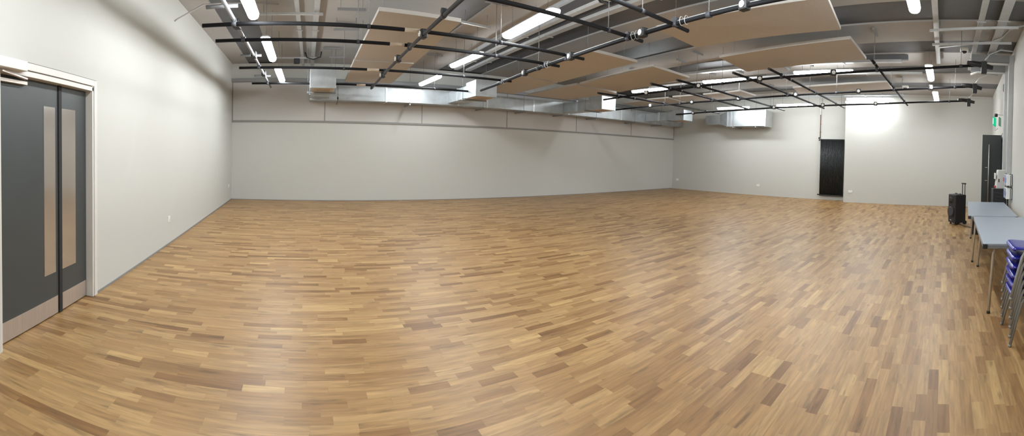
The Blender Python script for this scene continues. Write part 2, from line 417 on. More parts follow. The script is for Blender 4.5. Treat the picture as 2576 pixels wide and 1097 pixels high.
# ------------------------------------------------------------------ acoustic rafts
def raft(label, quad, group='tan acoustic rafts hung under the ceiling'):
    base = tuple(sum(p[i] for p in quad)/4 for i in range(3))
    t = thing('hanging_acoustic_raft', label, 'ceiling panel', base, 0, group)
    q = rel(base, quad)
    MB().slab([(x, y, z) for x, y, z in q], .008).build('fabric_face', M['raft'], t)
    MB().slab([(x*1.001, y*1.001, z+.0085) for x, y, z in q], .042).build('raft_edge', M['raft_edge'], t)['label'] = 'pale raft edge'
    for x, y, z in q:
        MB().tube([(x*.8, y*.8, z+.05), (x*.8, y*.8, ceil_z(base[0]+x*.8)-base[2])], .0025, 5).build('suspension_wire', M['beam'], t)
    return t
raft('tan acoustic raft in the left bay, the nearer of two left of the middle lights', [(.93, 5.01, 3.2), (2.05, 5.08, 3.2), (2.19, 7.79, 3.2), (1.0, 7.83, 3.2)])
raft('tan acoustic raft in the left bay, the farther of two, close to the far duct', [(1.0, 7.94, 3.2), (2.19, 7.90, 3.2), (2.30, 10.44, 3.2), (1.09, 10.5, 3.2)])
raft('tan acoustic raft under the centre ceiling, white front edge just right of the socket pipe', [(4.5, 5.32, 3.23), (5.68, 5.36, 3.25), (5.83, 8.05, 3.2), (4.68, 7.90, 3.2)])
raft('tan acoustic raft in front of the far duct, seen right of the second outlet box', [(4.68, 8.02, 3.2), (5.85, 8.17, 3.2), (6.02, 10.64, 3.2), (4.83, 10.6, 3.2)])
raft('wide tan acoustic raft left of the third light row, its corner near two pipe ends', [(6.24, 5.44, 3.28), (7.77, 5.64, 3.32), (7.95, 8.15, 3.22), (6.36, 7.94, 3.2)])
raft('tan acoustic raft at the far end, tucked behind the third outlet box', [(6.36, 8.06, 3.2), (7.96, 8.28, 3.2), (8.0, 10.6, 3.2), (6.45, 10.6, 3.2)])
raft('large tan acoustic raft cut by the top of the photo, beside the socket pipe', [(4.40, 3.80, 3.28), (5.64, 3.98, 3.33), (5.96, 1.6, 3.47), (4.72, 1.45, 3.46)])
raft('large tan acoustic raft directly above the rightmost light of the third row', [(6.5, 4.05, 3.35), (7.92, 4.2, 3.38), (7.89, 1.58, 3.5), (6.47, 1.57, 3.48)])
raft('small-looking tan raft of the end row, leftmost, beside the third outlet box', [(10.76, 9.88, 3.41), (12.0, 9.92, 3.442), (12.12, 10.98, 3.41), (10.83, 10.90, 3.39)])
raft('small-looking tan raft of the end row, second from the left', [(10.82, 8.73, 3.442), (12.33, 9.08, 3.475), (12.13, 9.78, 3.442), (10.71, 9.6, 3.42)])
raft('small-looking tan raft of the end row, third from the left', [(10.96, 7.68, 3.486), (12.25, 7.83, 3.507), (12.25, 8.9, 3.475), (10.8, 8.53, 3.453)])
raft('small-looking tan raft of the end row, fourth from the left', [(11.06, 6.77, 3.518), (12.29, 6.97, 3.529), (12.28, 7.65, 3.507), (11.03, 7.45, 3.496)])
raft('small-looking tan raft of the end row, fifth from the left, before a gap', [(11.03, 6.08, 3.54), (12.18, 6.11, 3.551), (12.29, 6.79, 3.54), (11.09, 6.65, 3.518)])
raft('long tan raft of the end row, rightmost, behind the socket pipe', [(11.12, 1.62, 3.681), (12.38, 1.62, 3.681), (12.39, 4.62, 3.594), (11.26, 4.44, 3.594)])

# ------------------------------------------------------------------ lighting grid: tubes across the room
def xpipe(label, a, b, hang, group, sleeve=None, mt='pipe'):
    a, b = Vector(a), Vector(b); mid = (a+b)/2
    t = thing('scaffold_tube', label, 'tube', mid, 0, group)
    A, B = a-mid, b-mid
    MB().tube([A, B], .0242, 14).build('tube', M[mt], t)
    for e, d in ((A, (A-B)), (B, (B-A))):
        MB().disc(e, d, .0255, .006, 14).build('end_cap', M['black'], t)
    for f_ in hang:
        p = A.lerp(B, f_)
        h = MB(); h.tube([p+Vector((0, 0, .02)), p+Vector((0, 0, ceil_z(mid.x+p.x)-(mid.z+p.z)-.02))], .005, 6); h.build('hanger_rod', M['beam'], t)
        MB().tube([p+Vector((-.02, 0, 0)), p+Vector((.02, 0, 0))], .031, 12).build('hanger_clamp', M['pipe_grey'], t)
        q = p+Vector((0, 0, ceil_z(mid.x+p.x)-(mid.z+p.z)))
        MB().box(q.x-.2, q.x+.2, q.y-.02, q.y+.02, q.z-.06, q.z-.02).build('ceiling_channel', M['beam'], t)
    if sleeve is not None:
        p = A.lerp(B, sleeve[0]); q = A.lerp(B, sleeve[1])
        MB().tube([p, q], .0262, 14).build('tan_sleeve', M['tan'], t)['label'] = 'tan sleeved length of the tube'
    return t
GA, GB = 'black tubes across the left lighting grid', 'black tubes across the right lighting grid'
xpipe('black cross tube of the left grid, closest to the far duct', (-1.18, 9.63, 3.0), (4.30, 9.60, 3.0), (.34, .80), GA, (.448, .487))
xpipe('black cross tube of the left grid, second from the far duct', (-1.19, 7.72, 3.0), (4.29, 7.71, 3.0), (.36, .80), GA, (.440, .482))
xpipe('black cross tube of the left grid, third from the far duct', (-1.22, 5.72, 3.0), (4.17, 5.80, 3.0), (.37, .77), GA, (.455, .495))
xpipe('black cross tube of the left grid, fourth from the far duct', (-1.23, 4.97, 3.0), (4.13, 5.08, 3.0), (.38, .72), GA, (.465, .508))
xpipe('black cross tube passing over the brightest light and ending by a pipe socket', (-1.2, 3.62, 3.0), (4.06, 3.76, 3.03), (.40, .88), GA)
xpipe('black cross tube at the top of the photo, its stub end over the largest raft', (-1.2, 2.90, 3.0), (4.06, 3.0, 3.04), (.40, .84), GA)
xpipe('black cross tube of the right grid nearest the far wall', (6.76, 7.70, 3.01), (13.14, 8.12, 3.14), (.22, .45, .93), GB)
xpipe('black cross tube of the right grid, second out from the far wall', (6.78, 5.97, 3.07), (12.49, 6.50, 3.16), (.22, .5), GB)
xpipe('black cross tube of the right grid, third out from the far wall', (6.82, 5.28, 3.09), (13.24, 5.51, 3.19), (.12, .45, .8), GB)
xpipe('black cross tube of the right grid, fourth out from the far wall', (6.94, 3.99, 3.15), (13.16, 4.04, 3.23), (.18, .45, .93), GB)
xpipe('black cross tube of the right grid, fifth out, over the longest light', (6.97, 3.24, 3.18), (13.12, 3.32, 3.24), (.18, .40, .93), GB)
xpipe('shiny black cross tube of the right grid, nearest the tables', (6.96, 1.31, 3.27), (12.73, 1.20, 3.28), (.05, .40, .75), GB)

# tubes running towards the far wall, slung beneath, carrying clamps and sockets
def ypipe(label, pts, socks, clamps, group, mt='pipe', conduit=False, face=(0, -1, 0), endbox=False, arms=(), hang=()):
    base = Vector(pts[0]); P = [Vector(p)-base for p in pts]
    t = thing('socket_tube', label, 'tube', base, 0, group)
    MB().tube(P, .0242, 14).build('tube', M[mt], t)
    def at(yv):
        for a, b in zip(pts, pts[1:]):
            lo, hi = sorted((a[1], b[1]))
            if lo-1e-6 <= yv <= hi+1e-6:
                f_ = (yv-a[1])/(b[1]-a[1]); return Vector(a).lerp(Vector(b), f_)-base
        return P[-1].copy()
    for yv in clamps:
        p = at(yv); k = MB()
        k.tube([p+Vector((0, -.028, 0)), p+Vector((0, .028, 0))], .033, 12)
        zo = -.05 if mt == 'pipe_galv' else .05
        k.tube([p+Vector((-.028, 0, zo)), p+Vector((.028, 0, zo))], .033, 12)
        k.box(p.x-.02, p.x+.02, p.y-.02, p.y+.02, p.z, p.z+zo)
        k.build('swivel_clamp', M['pipe_grey'], t)
    fv = Vector(face).normalized()
    for yv in socks:
        p = at(yv)+Vector((0, 0, .012)); k = MB()
        s_ = MB(); side = Vector((0, 0, 1)).cross(fv).normalized()
        s_.bar(p-fv*.045, p+fv*.045, .115, .115)
        b = s_.build('socket_box', M['black'], t, bevel=.015)
        d_ = MB(); d_.disc(p+fv*.045, fv, .036, .008, 20); d_.build('socket_face', M['white'], b)
        d_ = MB()
        for dx, dz in ((0, .016), (-.016, -.012), (.016, -.012)):
            q = p+fv*.053+side*dx+Vector((0, 0, dz)); d_.disc(q, fv, .005, .0008, 8)
        d_.build('pin_hole', M['black'], b)
    if conduit:
        c_ = MB()
        cp = [p+Vector((.01, 0, .036)) for p in P]; c_.tube(cp, .008, 8); c_.build('grey_conduit', M['beam'], t)
        for yv in clamps:
            p = at(yv-.16)
            for o_ in (0, .07):
                q = p+Vector((0, o_, .01)); ring = [q+Vector((.04*math.cos(a_), 0, .052*math.sin(a_))) for a_ in [2*PI*i/14 for i in range(15)]]
                MB().tube(ring, .004, 5, caps=False).build('cable_tie', M['tray'], t)
    for yv in hang:
        p = at(yv); MB().tube([p+Vector((0, 0, .02)), p+Vector((0, 0, 3.869-base.z-p.z))], .005, 8).build('hanger_rod', M['beam'], t)
        MB().tube([p+Vector((0, -.03, 0)), p+Vector((0, .03, 0))], .034, 12).build('hanger_clamp', M['pipe_grey'], t)
    if endbox:
        p = P[-1]; k = MB(); k.box(p.x-.05, p.x+.05, p.y-.05, p.y+.05, p.z-.15, p.z+.06); e = k.build('end_box', M['black'], t, bevel=.01)
        MB().tube([p+Vector((-.02, .30, .03)), p+Vector((0, .18, .02)), p+Vector((.02, .05, .01)), p+Vector((.05, -.16, -.03))], .04, 10, rads=[.028, .048, .05, .04]).build('cable_connector', M['black'], t)
        cb = MB(); cb.tube([p+Vector((0, -.02, .09)), p+Vector((.02, -.10, .2)), p+Vector((.05, -.3, .3)), p+Vector((.1, -.52, .30))], .012, 7); cb.build('flex_cable', M['tray'], t)
    for yv in arms:
        p = at(yv); MB().tube([p+Vector((-.27, 0, .06)), p+Vector((.1, 0, .06))], .0235, 12).build('short_arm', M['pipe_galv'], t)
    return t
GY = 'tubes running to the far wall with sockets'
ypipe('shiny grey tube running to the far wall beside the left light row', [(-.855, 3.0, 3.052), (-.823, 6.9, 3.052), (-.812, 10.6, 3.052)], [5.2, 6.93, 8.7], [4.97, 5.73, 7.72, 9.63, 3.62], GY, 'pipe_galv', face=(-1, .12, 0), arms=(4.65, 7.2, 9.25), conduit=False)
ypipe('dark grey tube running to the far wall below the left bay rafts', [(1.47, 2.6, 2.95), (1.50, 5.0, 2.95), (1.56, 7.5, 2.95), (1.66, 9.8, 2.95)], [5.0, 6.5, 8.0], [5.72, 7.72, 9.62, 4.2], GY, 'pipe_grey', face=(-1, -.10, 0))
ypipe('black tube with grey conduit and white-faced sockets across the ceiling centre', [(3.73, 1.0, 3.12), (3.78, 2.04, 3.09), (3.75, 3.48, 3.0), (3.78, 4.93, 2.95), (3.93, 6.6, 2.95), (4.12, 8.2, 2.95), (4.18, 9.0, 2.95)], [2.06, 3.46, 4.95, 6.53], [2.96, 3.72, 5.07, 5.79, 7.71], GY, 'pipe', True, face=(-.97, .22, 0), hang=(2.5, 6.0))
ypipe('black socket tube of the right grid, nearest the third light row', [(7.50, 8.3, 2.97), (7.50, 6.6, 3.01), (7.52, 5.0, 3.065), (7.58, 3.4, 3.13), (7.62, 2.0, 3.185), (7.45, .3, 3.23), (7.14, -.65, 3.24)], [6.74, 5.2, 3.72, 2.17], [7.75, 6.03, 5.3, 3.99, 3.24, 1.3], GY, 'pipe', face=(-.9, -.45, 0), endbox=True, hang=(-.25, 4.6))
ypipe('black socket tube through the middle of the right grid', [(9.52, 10.2, 2.97), (9.52, 8.4, 3.01), (9.66, 6.9, 3.05), (9.79, 5.2, 3.10), (9.84, 3.2, 3.165), (9.78, 1.6, 3.21), (9.46, .36, 3.23), (9.16, -.64, 3.24)], [8.37, 6.9, 5.43, 3.79, 2.14, .36], [7.88, 6.24, 5.39, 4.01, 3.28, 1.25], GY, 'pipe', face=(-.95, -.3, 0), endbox=True, hang=(-.2, 2.7, 7.3))
ypipe('black socket tube of the right grid, closest to the end wall', [(12.15, 9.4, 3.04), (12.10, 7.0, 3.09), (12.04, 5.4, 3.13), (12.05, 3.7, 3.17), (12.02, 2.1, 3.21), (11.75, .8, 3.235), (11.28, -.63, 3.24)], [8.6, 5.37, 3.74, 2.09], [8.05, 6.46, 5.48, 4.03, 3.31, 1.21], GY, 'pipe', face=(-.97, -.2, 0), endbox=True, hang=(-.1, 5.4))

# ------------------------------------------------------------------ galvanised ducts
def collar(m, y0, y1, z0, z1, x, w_=.03, o=.012): m.box(x-w_/2, x+w_/2, y0-o, y1+o, z0-o, z1+o)
t = thing('supply_duct', 'long galvanised duct running the length of the far wall below the ceiling', 'duct', (7.0, 11.30, 2.793))
dy0, dy1 = -.25, .235
segs = [(.2, 2.30), (2.30, 4.42), (4.42, 5.35), (5.35, 7.0), (7.0, 8.4), (8.4, 10.9), (10.9, 12.9), (12.9, 14.74)]
for a, b in segs:
    MB().box(a-7.0+.002, b-7.0-.002, dy0, dy1, 0, .377).build('duct_section', M['galv'], t)
for a, b in segs[:-1]:
    m_ = MB(); collar(m_, dy0, dy1, 0, .377, b-7.0, .05, .012); m_.build('joint_flange', M['galv_light'], t)
for x in (2.95, 5.2, 6.6, 8.1, 9.6, 11.6, 13.2):
    m_ = MB(); m_.box(x-7.0-.02, x-7.0+.02, dy0-.09, dy1+.005, -.075, -.035); m_.build('support_channel', M['beam'], t)
    for yy in (dy0-.06,): MB().tube([(x-7.0, yy, -.07), (x-7.0, yy, ceil_z(x)-2.793)], .005, 6).build('drop_rod', M['beam'], t)
names = ['leftmost galvanised outlet box stepping out from the long far duct', 'galvanised outlet box second along the far duct, its left side brightly lit',
         'galvanised outlet box third along the far duct, dark side and bright front', 'galvanised outlet box nearest the far right corner, end of the long duct']
for i, x in enumerate((.175, 4.10, 8.17, 12.25)):
    t = thing('outlet_box', names[i], 'duct', (x, 9.12, 2.80), 0, 'outlet boxes of the far duct')
    W = .575
    MB().box(0, W, 0, .62, .03, .47 if i == 0 else .43).build('outlet_head', M['galv'], t, bevel=.004)
    g = MB(); g.box(.05, W-.05, .06, .52, .018, .0295); g.build('grille_face', M['grille'], t)['label'] = 'grille on the underside, floor reflection painted in tan'
    s_ = MB()
    for k in range(9): s_.box(.12, W-.12, .12+k*.042, .13+k*.042, .012, .0175)
    s_.build('grille_slat', M['tan'], t)  # slats take the same painted tan of the mirrored floor
    MB().box(.02, W-.02, .62, 1.92, .05, .36).build('branch_duct', M['galv'], t)
    m_ = MB(); m_.box(.0, W, 1.20, 1.26, .032, .375); m_.build('joint_flange', M['galv_light'], t)
    m_ = MB(); m_.box(-.06, W+.06, .70, .745, -.0, .045); m_.build('support_channel', M['beam'], t)
    for xx in (-.04, W+.04): MB().tube([(xx, .722, 0), (xx, .722, ceil_z(x+xx)-2.80)], .005, 6).build('drop_rod', M['beam'], t)
# short unit on the end wall
t = thing('fan_duct_unit', 'short shiny galvanised duct unit hanging in front of the end wall', 'duct', (14.05, 7.6, 2.72))
MB().box(0, .60, -.95, .72, 0, .60).build('unit_casing', M['galv'], t, bevel=.004)
m_ = MB(); m_.box(-.015, .615, -1.0, -.95, -.015, .615); m_.build('end_frame', M['galv_light'], t)
MB().box(.03, .57, -1.004, -.999, .03, .57).build('end_plate', M['tray'], t)
for yy in (.53, .69):
    MB().box(-.014, .614, yy-.02, yy+.02, -.014, .614).build('joint_flange', M['galv_light'], t)
MB().prism([(0, .72, 0), (.60, .72, 0), (.60, .72, .60), (0, .72, .60)], [(.12, 1.12, .11), (.56, 1.12, .11), (.56, 1.12, .47), (.12, 1.12, .47)]).build('taper', M['galv'], t)
MB().box(.12, .56, 1.12, 1.80, .11, .47).build('inlet_duct', M['galv'], t, bevel=.003)
for yy in (-.6, .4):
    MB().box(-.07, .66, yy-.02, yy+.02, -.055, -.015).build('support_channel', M['beam'], t)
    MB().tube([(-.05, yy, -.05), (-.05, yy, ceil_z(14.0)-2.72)], .005, 6).build('drop_rod', M['beam'], t)

# ------------------------------------------------------------------ cable trays, conduits and ceiling brackets
def tray(label, a, b, wd, group='cable trays under the ceiling', hangx=True, h=.05, mt='tray'):
    a, b = Vector(a), Vector(b); mid = (a+b)/2; A, B = a-mid, b-mid
    t = thing('cable_tray', label, 'cable tray', mid, 0, group)
    d = (b-a).normalized(); s = d.cross(Vector((0, 0, 1))).normalized()
    MB().bar(A, B, wd, .006).build('tray_base', M[mt], t)
    for k in (-1, 1):
        MB().bar(A+s*k*wd/2+Vector((0, 0, h/2)), B+s*k*wd/2+Vector((0, 0, h/2)), .004, h).build('side_rail', M[mt], t)
    n = max(2, int((b-a).length/2.2))
    for i in range(n):
        p = A.lerp(B, (i+.5)/n)
        MB().tube([p+s*(wd/2+.012), p+s*(wd/2+.012)+Vector((0, 0, ceil_z(mid.x+p.x+s.x*(wd/2+.012))-mid.z-p.z))], .004, 6).build('drop_rod', M['beam'], t)
        MB().bar(p-s*(wd/2+.03)-Vector((0, 0, .012)), p+s*(wd/2+.03)-Vector((0, 0, .012)), .03, .014).build('tray_bracket', M['tray'], t)
    return t
t = thing('pull_cord', 'thin dark cord with ball end hanging right of the leftmost outlet box', 'cord', (.84, 9.63, 2.97))
MB().tube([(0, 0, 0), (0, 0, -.26)], .004, 6).build('cord', M['black'], t)
MB().tube([(0, 0, -.26), (0, 0, -.28), (0, 0, -.31), (0, 0, -.33)], .02, 10, rads=[.008, .022, .022, .008]).build('ball', M['black'], t)
MB().tube([(0, 0, -.33), (-.02, 0, -.42), (-.03, 0, -.45)], .007, 6).build('loose_end', M['black'], t)
tray('narrow grey cable tray above the left light row, the left one of two', (-.15, 4.5, 3.75), (0.02, 11.3, 3.75), .07)
tray('grey cable tray right of the left light row, beside the first outlet box', (.20, 4.5, 3.75), (.27, 11.3, 3.75), .09)
tray('dark grey tray running behind the brightest middle light', (3.45, 4.2, 3.62), (3.66, 9.8, 3.62), .06, mt='beam')
tray('pale grey tray just right of the middle light row', (3.98, 3.0, 3.72), (4.15, 10.6, 3.72), .10)
tray('wide pale grey tray between the middle lights and the socket tube', (4.34, 2.4, 3.72), (4.50, 10.6, 3.72), .13)
tray('grey tray alongside the third light row', (8.95, 1.0, 3.70), (8.95, 8.8, 3.70), .12)
tray('pale tray rail over the third light row next to the end-row rafts', (10.15, .6, 3.70), (10.15, 9.0, 3.70), .07)
tray('bright tray by the end wall above its light row, nearer the lights', (13.35, 1.4, 3.68), (13.40, 9.0, 3.68), .10, mt='galv_light')
tray('bright tray by the end wall above its light row, closer to the wall', (14.10, 1.4, 3.74), (14.12, 9.6, 3.74), .10, mt='galv_light')
tray('pale cable tray along the right side, just left of the right light row', (3.0, .20, 3.75), (9.25, .19, 3.75), .085)
tray('pale cable tray along the right side, the middle one of three', (3.0, -.50, 3.75), (9.8, -.55, 3.75), .085)
tray('wide pale cable tray along the right side, closest to the right wall', (3.0, -.80, 3.75), (9.6, -.93, 3.75), .13)

def strut(label, a, b, group='steel struts under the ceiling', mt='tray', w_=.04, rods=True):
    a, b = Vector(a), Vector(b); mid = (a+b)/2
    t = thing('hanging_strut', label, 'strut', mid, 0, group)
    MB().bar(a-mid, b-mid, w_, w_).build('channel', M[mt], t, bevel=.004)
    for f_ in (.12, .88):
        p = (a-mid).lerp(b-mid, f_); MB().tube([p, p+Vector((0, 0, ceil_z(mid.x+p.x)-mid.z-p.z))], .005, 6).build('drop_rod', M['beam'], t)
    return t
strut('pale strut under the left trays, level with the fourth cross tube', (-.78, 6.79, 3.70), (.33, 6.79, 3.70))
strut('pale strut under the left trays, midway to the far wall', (-.9, 8.4, 3.70), (.36, 8.4, 3.70))
strut('pale strut under the left trays, nearest the far wall', (-.7, 10.12, 3.70), (.36, 10.12, 3.70))
strut('grey strut short piece at the top of the photo over the left raft', (.53, 6.4, 3.66), (.98, 6.36, 3.66), mt='beam')
strut('grey strut short piece between the left tray and the nearer left raft', (.56, 7.49, 3.66), (1.02, 7.42, 3.66), mt='beam')
strut('grey strut short piece above the farther left raft', (.63, 9.8, 3.66), (1.05, 9.74, 3.66), mt='beam')
strut('pale strut short piece left of the brightest light', (2.60, 6.42, 3.66), (3.18, 6.50, 3.66))
strut('long pale strut crossing the right side trays, nearer the camera', (6.75, .30, 3.69), (6.40, -1.12, 3.69))
strut('long pale strut crossing the right side trays, farther from the camera', (7.55, .28, 3.69), (7.25, -1.15, 3.69))
strut('dark steel channel on the ceiling between the big raft and the right lights', (8.95, .85, 3.80), (8.95, 2.0, 3.80), mt='trough', w_=.10)

def conduit(label, pts, r=.014, mt='tray', cat='conduit', name='conduit'):
    base = Vector(pts[0]); o = MB().tube([Vector(p)-base for p in pts], r, 8).build(name, M[mt], None, loc=base)
    return tag(o, label, cat)
conduit('thin pale conduit leaving the left wall high above the door side', [(XL+.005, 6.18, 3.47), (XL+.04, 6.19, 3.50), (-1.6, 6.5, 3.80), (-1.25, 6.6, 3.84), (-.75, 6.7, 3.84), (-.4, 6.75, 3.84)], .012, 'ceil')
conduit('white conduit bending from the right side trays up to the right wall', [(7.75, .16, 3.70), (7.35, -.80, 3.72), (7.15, -.95, 3.74), (6.85, -1.05, 3.80), (6.62, wy(6.6)+.022, 3.82)], .02)
conduit('dark looping cable over the right end of the brightest light', [(3.3, 3.9, 3.55), (3.6, 4.1, 3.52), (3.85, 4.15, 3.56), (3.95, 4.05, 3.64), (4.0, 3.9, 3.66)], .022, 'black', 'cable', 'hanging_cable')
conduit('dark cable loop between the left trays near the first outlet box', [(.06, 9.6, 3.72), (.1, 9.6, 3.6), (.25, 9.6, 3.56), (.42, 9.6, 3.62), (.44, 9.6, 3.74)], .016, 'black', 'cable', 'hanging_cable')
t = thing('junction_box', 'dark junction box on the strut by the left light row', 'junction box', (-.14, 10.12, 3.617)); MB().box(-.07, .07, -.04, .04, -.06, .066).build('box_body', M['black'], t, bevel=.008); MB().box(-.05, .05, -.045, -.041, -.04, .045).build('box_lid', M['pipe_grey'], t)
def sensor(label, loc, s=.09):
    t = thing('ceiling_sensor', label, 'sensor', loc)
    MB().box(-s, s, -s, s, -.03, .03).build('back_box', M['white'], t, bevel=.006)
    o = MB().tube([(-.005, 0, -.03), (-.008, 0, -.05), (-.01, 0, -.07)], .05, 14, rads=[.055, .05, .02]); o.build('sensor_lens', M['black'], t)
    return t
sensor('white square ceiling sensor with dark lens among the right side trays', (7.95, -.33, 3.72), .08)
sensor('white square ceiling sensor with dark lens beyond the shiny right grid tube', (11.9, 1.20, 3.70), .09)

# vertical grey trunking on the right wall turning out under the ceiling
def trunk(label, x, z0, xs):
    y = wy(x); t = thing('cable_trunking', label, 'trunking', (x, y, 0), WA, 'grey trunking on the right wall')
    MB().box(-.075, .075, .001, .10, z0, 3.72).build('vertical_run', M['tray'], t, bevel=.004)
    MB().box(-.016, .016, .10, .106, z0, 3.72).build('cover_strip', M['galv_light'], t)
    MB().box(-.11, .11, .10, .86, 3.56, 3.70).build('ceiling_run', M['beam'], t, bevel=.004)
    c_ = MB()
    for k in range(3): c_.tube([(-.06+.05*k, .11, 3.545), (-.06+.05*k, .7, 3.545), (-.04+.05*k, .86, 3.50)], .013, 7)
    c_.build('cable_run', M['white'], t)
    return t
trunk('tall grey trunking on the right wall, dropping to the blue and white boxes', 8.23, 1.335, 1)
trunk('tall grey trunking on the right wall, reaching the floor behind the black stand', 9.05, .0, 1)
for i, (z0, lb) in enumerate(((1.09, 'white wall box with blue bands, upper of the pair under the trunking'), (.83, 'white wall box with blue bands, lower of the pair by the far table'))):
    x = 8.15; t = thing('wall_box', lb, 'wall box', (x, wy(x), z0), WA, 'white and blue boxes on the right wall')
    MB().box(-.25, .25, 0, .012, -.012, .222).build('back_plate', M['pipe_grey'], t)
    MB().box(-.25, .25, .013, .125, 0, .21).build('box_body', M['white'], t, bevel=.008)
    for k in (-.13, .12):
        b = MB().box(k-.05, k+.06, .1252, .1272, .004, .206).build('blue_band', M['bluewhite'], t)
        MB().box(k-.105, k-.07, .1252, .1266, .06, .15).build('printed_mark', M['bluewhite'], t)
    MB().box(-.2502, -.2495, .03, .045, .004, .206).build('edge_seam', M['pipe_grey'], t)
    MB().tube([(0, .06, 0), (.0, .06, -.05)], .012, 8).build('cable_gland', M['black'], t)
t = thing('hanging_plug_box', 'small black box hung on a red cord high on the right wall', 'plug box', (9.62, wy(9.62), 3.22), WA)
MB().box(-.07, .07, .002, .07, .02, .20).build('box_body', M['black'], t, bevel=.01); MB().tube([(0, .03, .20), (.02, .03, .30), (.02, .02, .36)], .012, 7).build('red_cord', M['red'], t); MB().box(-.06, .06, .07, .074, .0, .02).build('label_plate', M['gbox'], t)

# equipment on a black stand
t = thing('equipment_stand', 'black equipment stand against the right wall beyond the far table', 'stand', (8.72, -1.20, 0))
MB().box(-.16, .16, -.13, .16, .04, .99).build('stand_body', M['black_soft'], t, bevel=.01)
s_ = MB()
for k in range(8): s_.bar((-.163, -.08+.0*k, .35+k*.075), (-.163, .12, .39+k*.075), .006, .012)
s_.build('cable_bundle', M['pipe_grey'], t)
for sx in (-.13, .13):
    for sy in (-.1, .13): MB().tube([(sx, sy, 0), (sx, sy, .04)], .02, 10).build('foot', M['rubber'], t)
t = thing('control_unit', 'pale grey control unit with red knob standing on the black stand', 'control unit', (8.72, -1.20, .99))
MB().prism([(-.15, -.10, .001), (.15, -.10, .001), (.15, .10, .001), (-.15, .10, .001)], [(-.13, -.10, .40), (.13, -.10, .40), (.13, .06, .40), (-.13, .06, .40)]).build('casing', M['gbox'], t, bevel=.015)
MB().box(-.12, .10, .104, .115, .20, .33).build('front_panel', M['frame'], t, bevel=.004); MB().disc((-.1, .10, .04), (0, 1, .1), .025, .03, 12).build('red_knob', M['red'], t)
MB().box(-.155, -.148, .03, .05, .14, .21).build('display', M['black'], t); MB().box(-.1502, -.1495, -.09, -.05, .16, .24).build('red_label', M['red'], t)

# exit sign
t = thing('exit_sign', 'green running man exit sign projecting from the right wall near the corner', 'sign', (9.55, -1.22, 2.41), math.radians(-18))
sg = MB().box(-.16, .17, .062, .078, .0, .20).build('sign_face', M['greenlit'], t)
fg = MB()   # figure and doorway on the side facing the room and the camera
yy = .079
def strokes(m, segs, wd):
    for a, b in segs: m.bar((a[0], yy, a[1]), (b[0], yy, b[1]), wd, .003, up=(0, 1, 0))
strokes(fg, [((-.03, .125), (-.045, .085)), ((-.045, .085), (-.02, .06)), ((-.02, .06), (-.03, .025)), ((-.045, .085), (-.075, .055)), ((-.075, .055), (-.11, .055)), ((-.03, .12), (.0, .10)), ((0, .10), (.02, .11)), ((-.03, .12), (-.065, .115)), ((-.065, .115), (-.075, .09))], .014)
fg.disc((-.018, yy-.0015, .148), (0, 1, 0), .014, .003, 14)
strokes(fg, [((.045, .02), (.045, .17)), ((.045, .17), (.13, .17)), ((.13, .17), (.13, .02))], .012)
fg.build('running_man_symbol', M['whitelit'], t)
sg2 = MB().box(-.10, .17, -.06, -.045, .0, .20).build('second_face', M['green'], t)
ng = MB(); ng.prism([(-.162, .061, .03), (-.162, .079, .03), (-.162, .079, .17), (-.162, .061, .17)], [(-.1605, .061, .03), (-.1605, .079, .03), (-.1605, .079, .17), (-.1605, .061, .17)]); ng.build('edge_strip', M['whitelit'], t)
MB().tube([(-.12, .01, .20), (-.12, .01, .27)], .038, 12).build('mount_ball', M['black'], t)
MB().bar((-.12, .01, .25), (-.02, -.22, .25), .02, .02).build('wall_arm', M['gbox'], t)
MB().tube([(-.14, .03, 0), (-.15, .02, -.13), (-.13, -.04, -.07)], .005, 6).build('loose_wire', M['black'], t)

# far right door: one leaf stands open into the room
d2 = bpy.data.objects.new('door_2', None); COL.objects.link(d2); struct(d2); d2.location = (RX1-.03, wy(RX1), 0); d2.rotation_euler = (0, 0, WA)
l = MB().box(-.045, 0, .02, .505, .01, 2.245).build('door_leaf', M['doorgrey'], d2, bevel=.003)
h = MB(); h.tube([(-.10, .335, .45), (-.10, .335, 2.0)], .014, 10); h.tube([(-.10, .335, .6), (-.045, .335, .6)], .01, 8); h.tube([(-.10, .335, 1.85), (-.045, .335, 1.85)], .01, 8)
h.build('pull_handle', M['steel'], l)['label'] = 'long steel pull handle'
MB().box(-.047, .002, .505, .512, .01, 2.245).build('edge_seal', M['gbox'], l)
for z in (1.09, 1.42): MB().box(-.0475, -.045, .36, .42, z-.006, z+.006).build('edge_bolt', M['steel'], l)
MB().box(-.88, -.05, -.06, -.015, .01, 2.14).build('door_leaf', M['doorblack'], d2, bevel=.003)
f = MB(); f.box(-.90, -.865, -.15, .02, 0, 2.19); f.box(-.02, .03, -.15, .02, 0, 2.19); f.box(-.90, .03, -.15, .02, 2.14, 2.19)
f.build('door_frame', M['doorblack'], d2)
MB().tube([(-.1, .05, 2.22), (-.30, .02, 2.28)], .008, 6).build('stay_arm', M['steel'], d2)

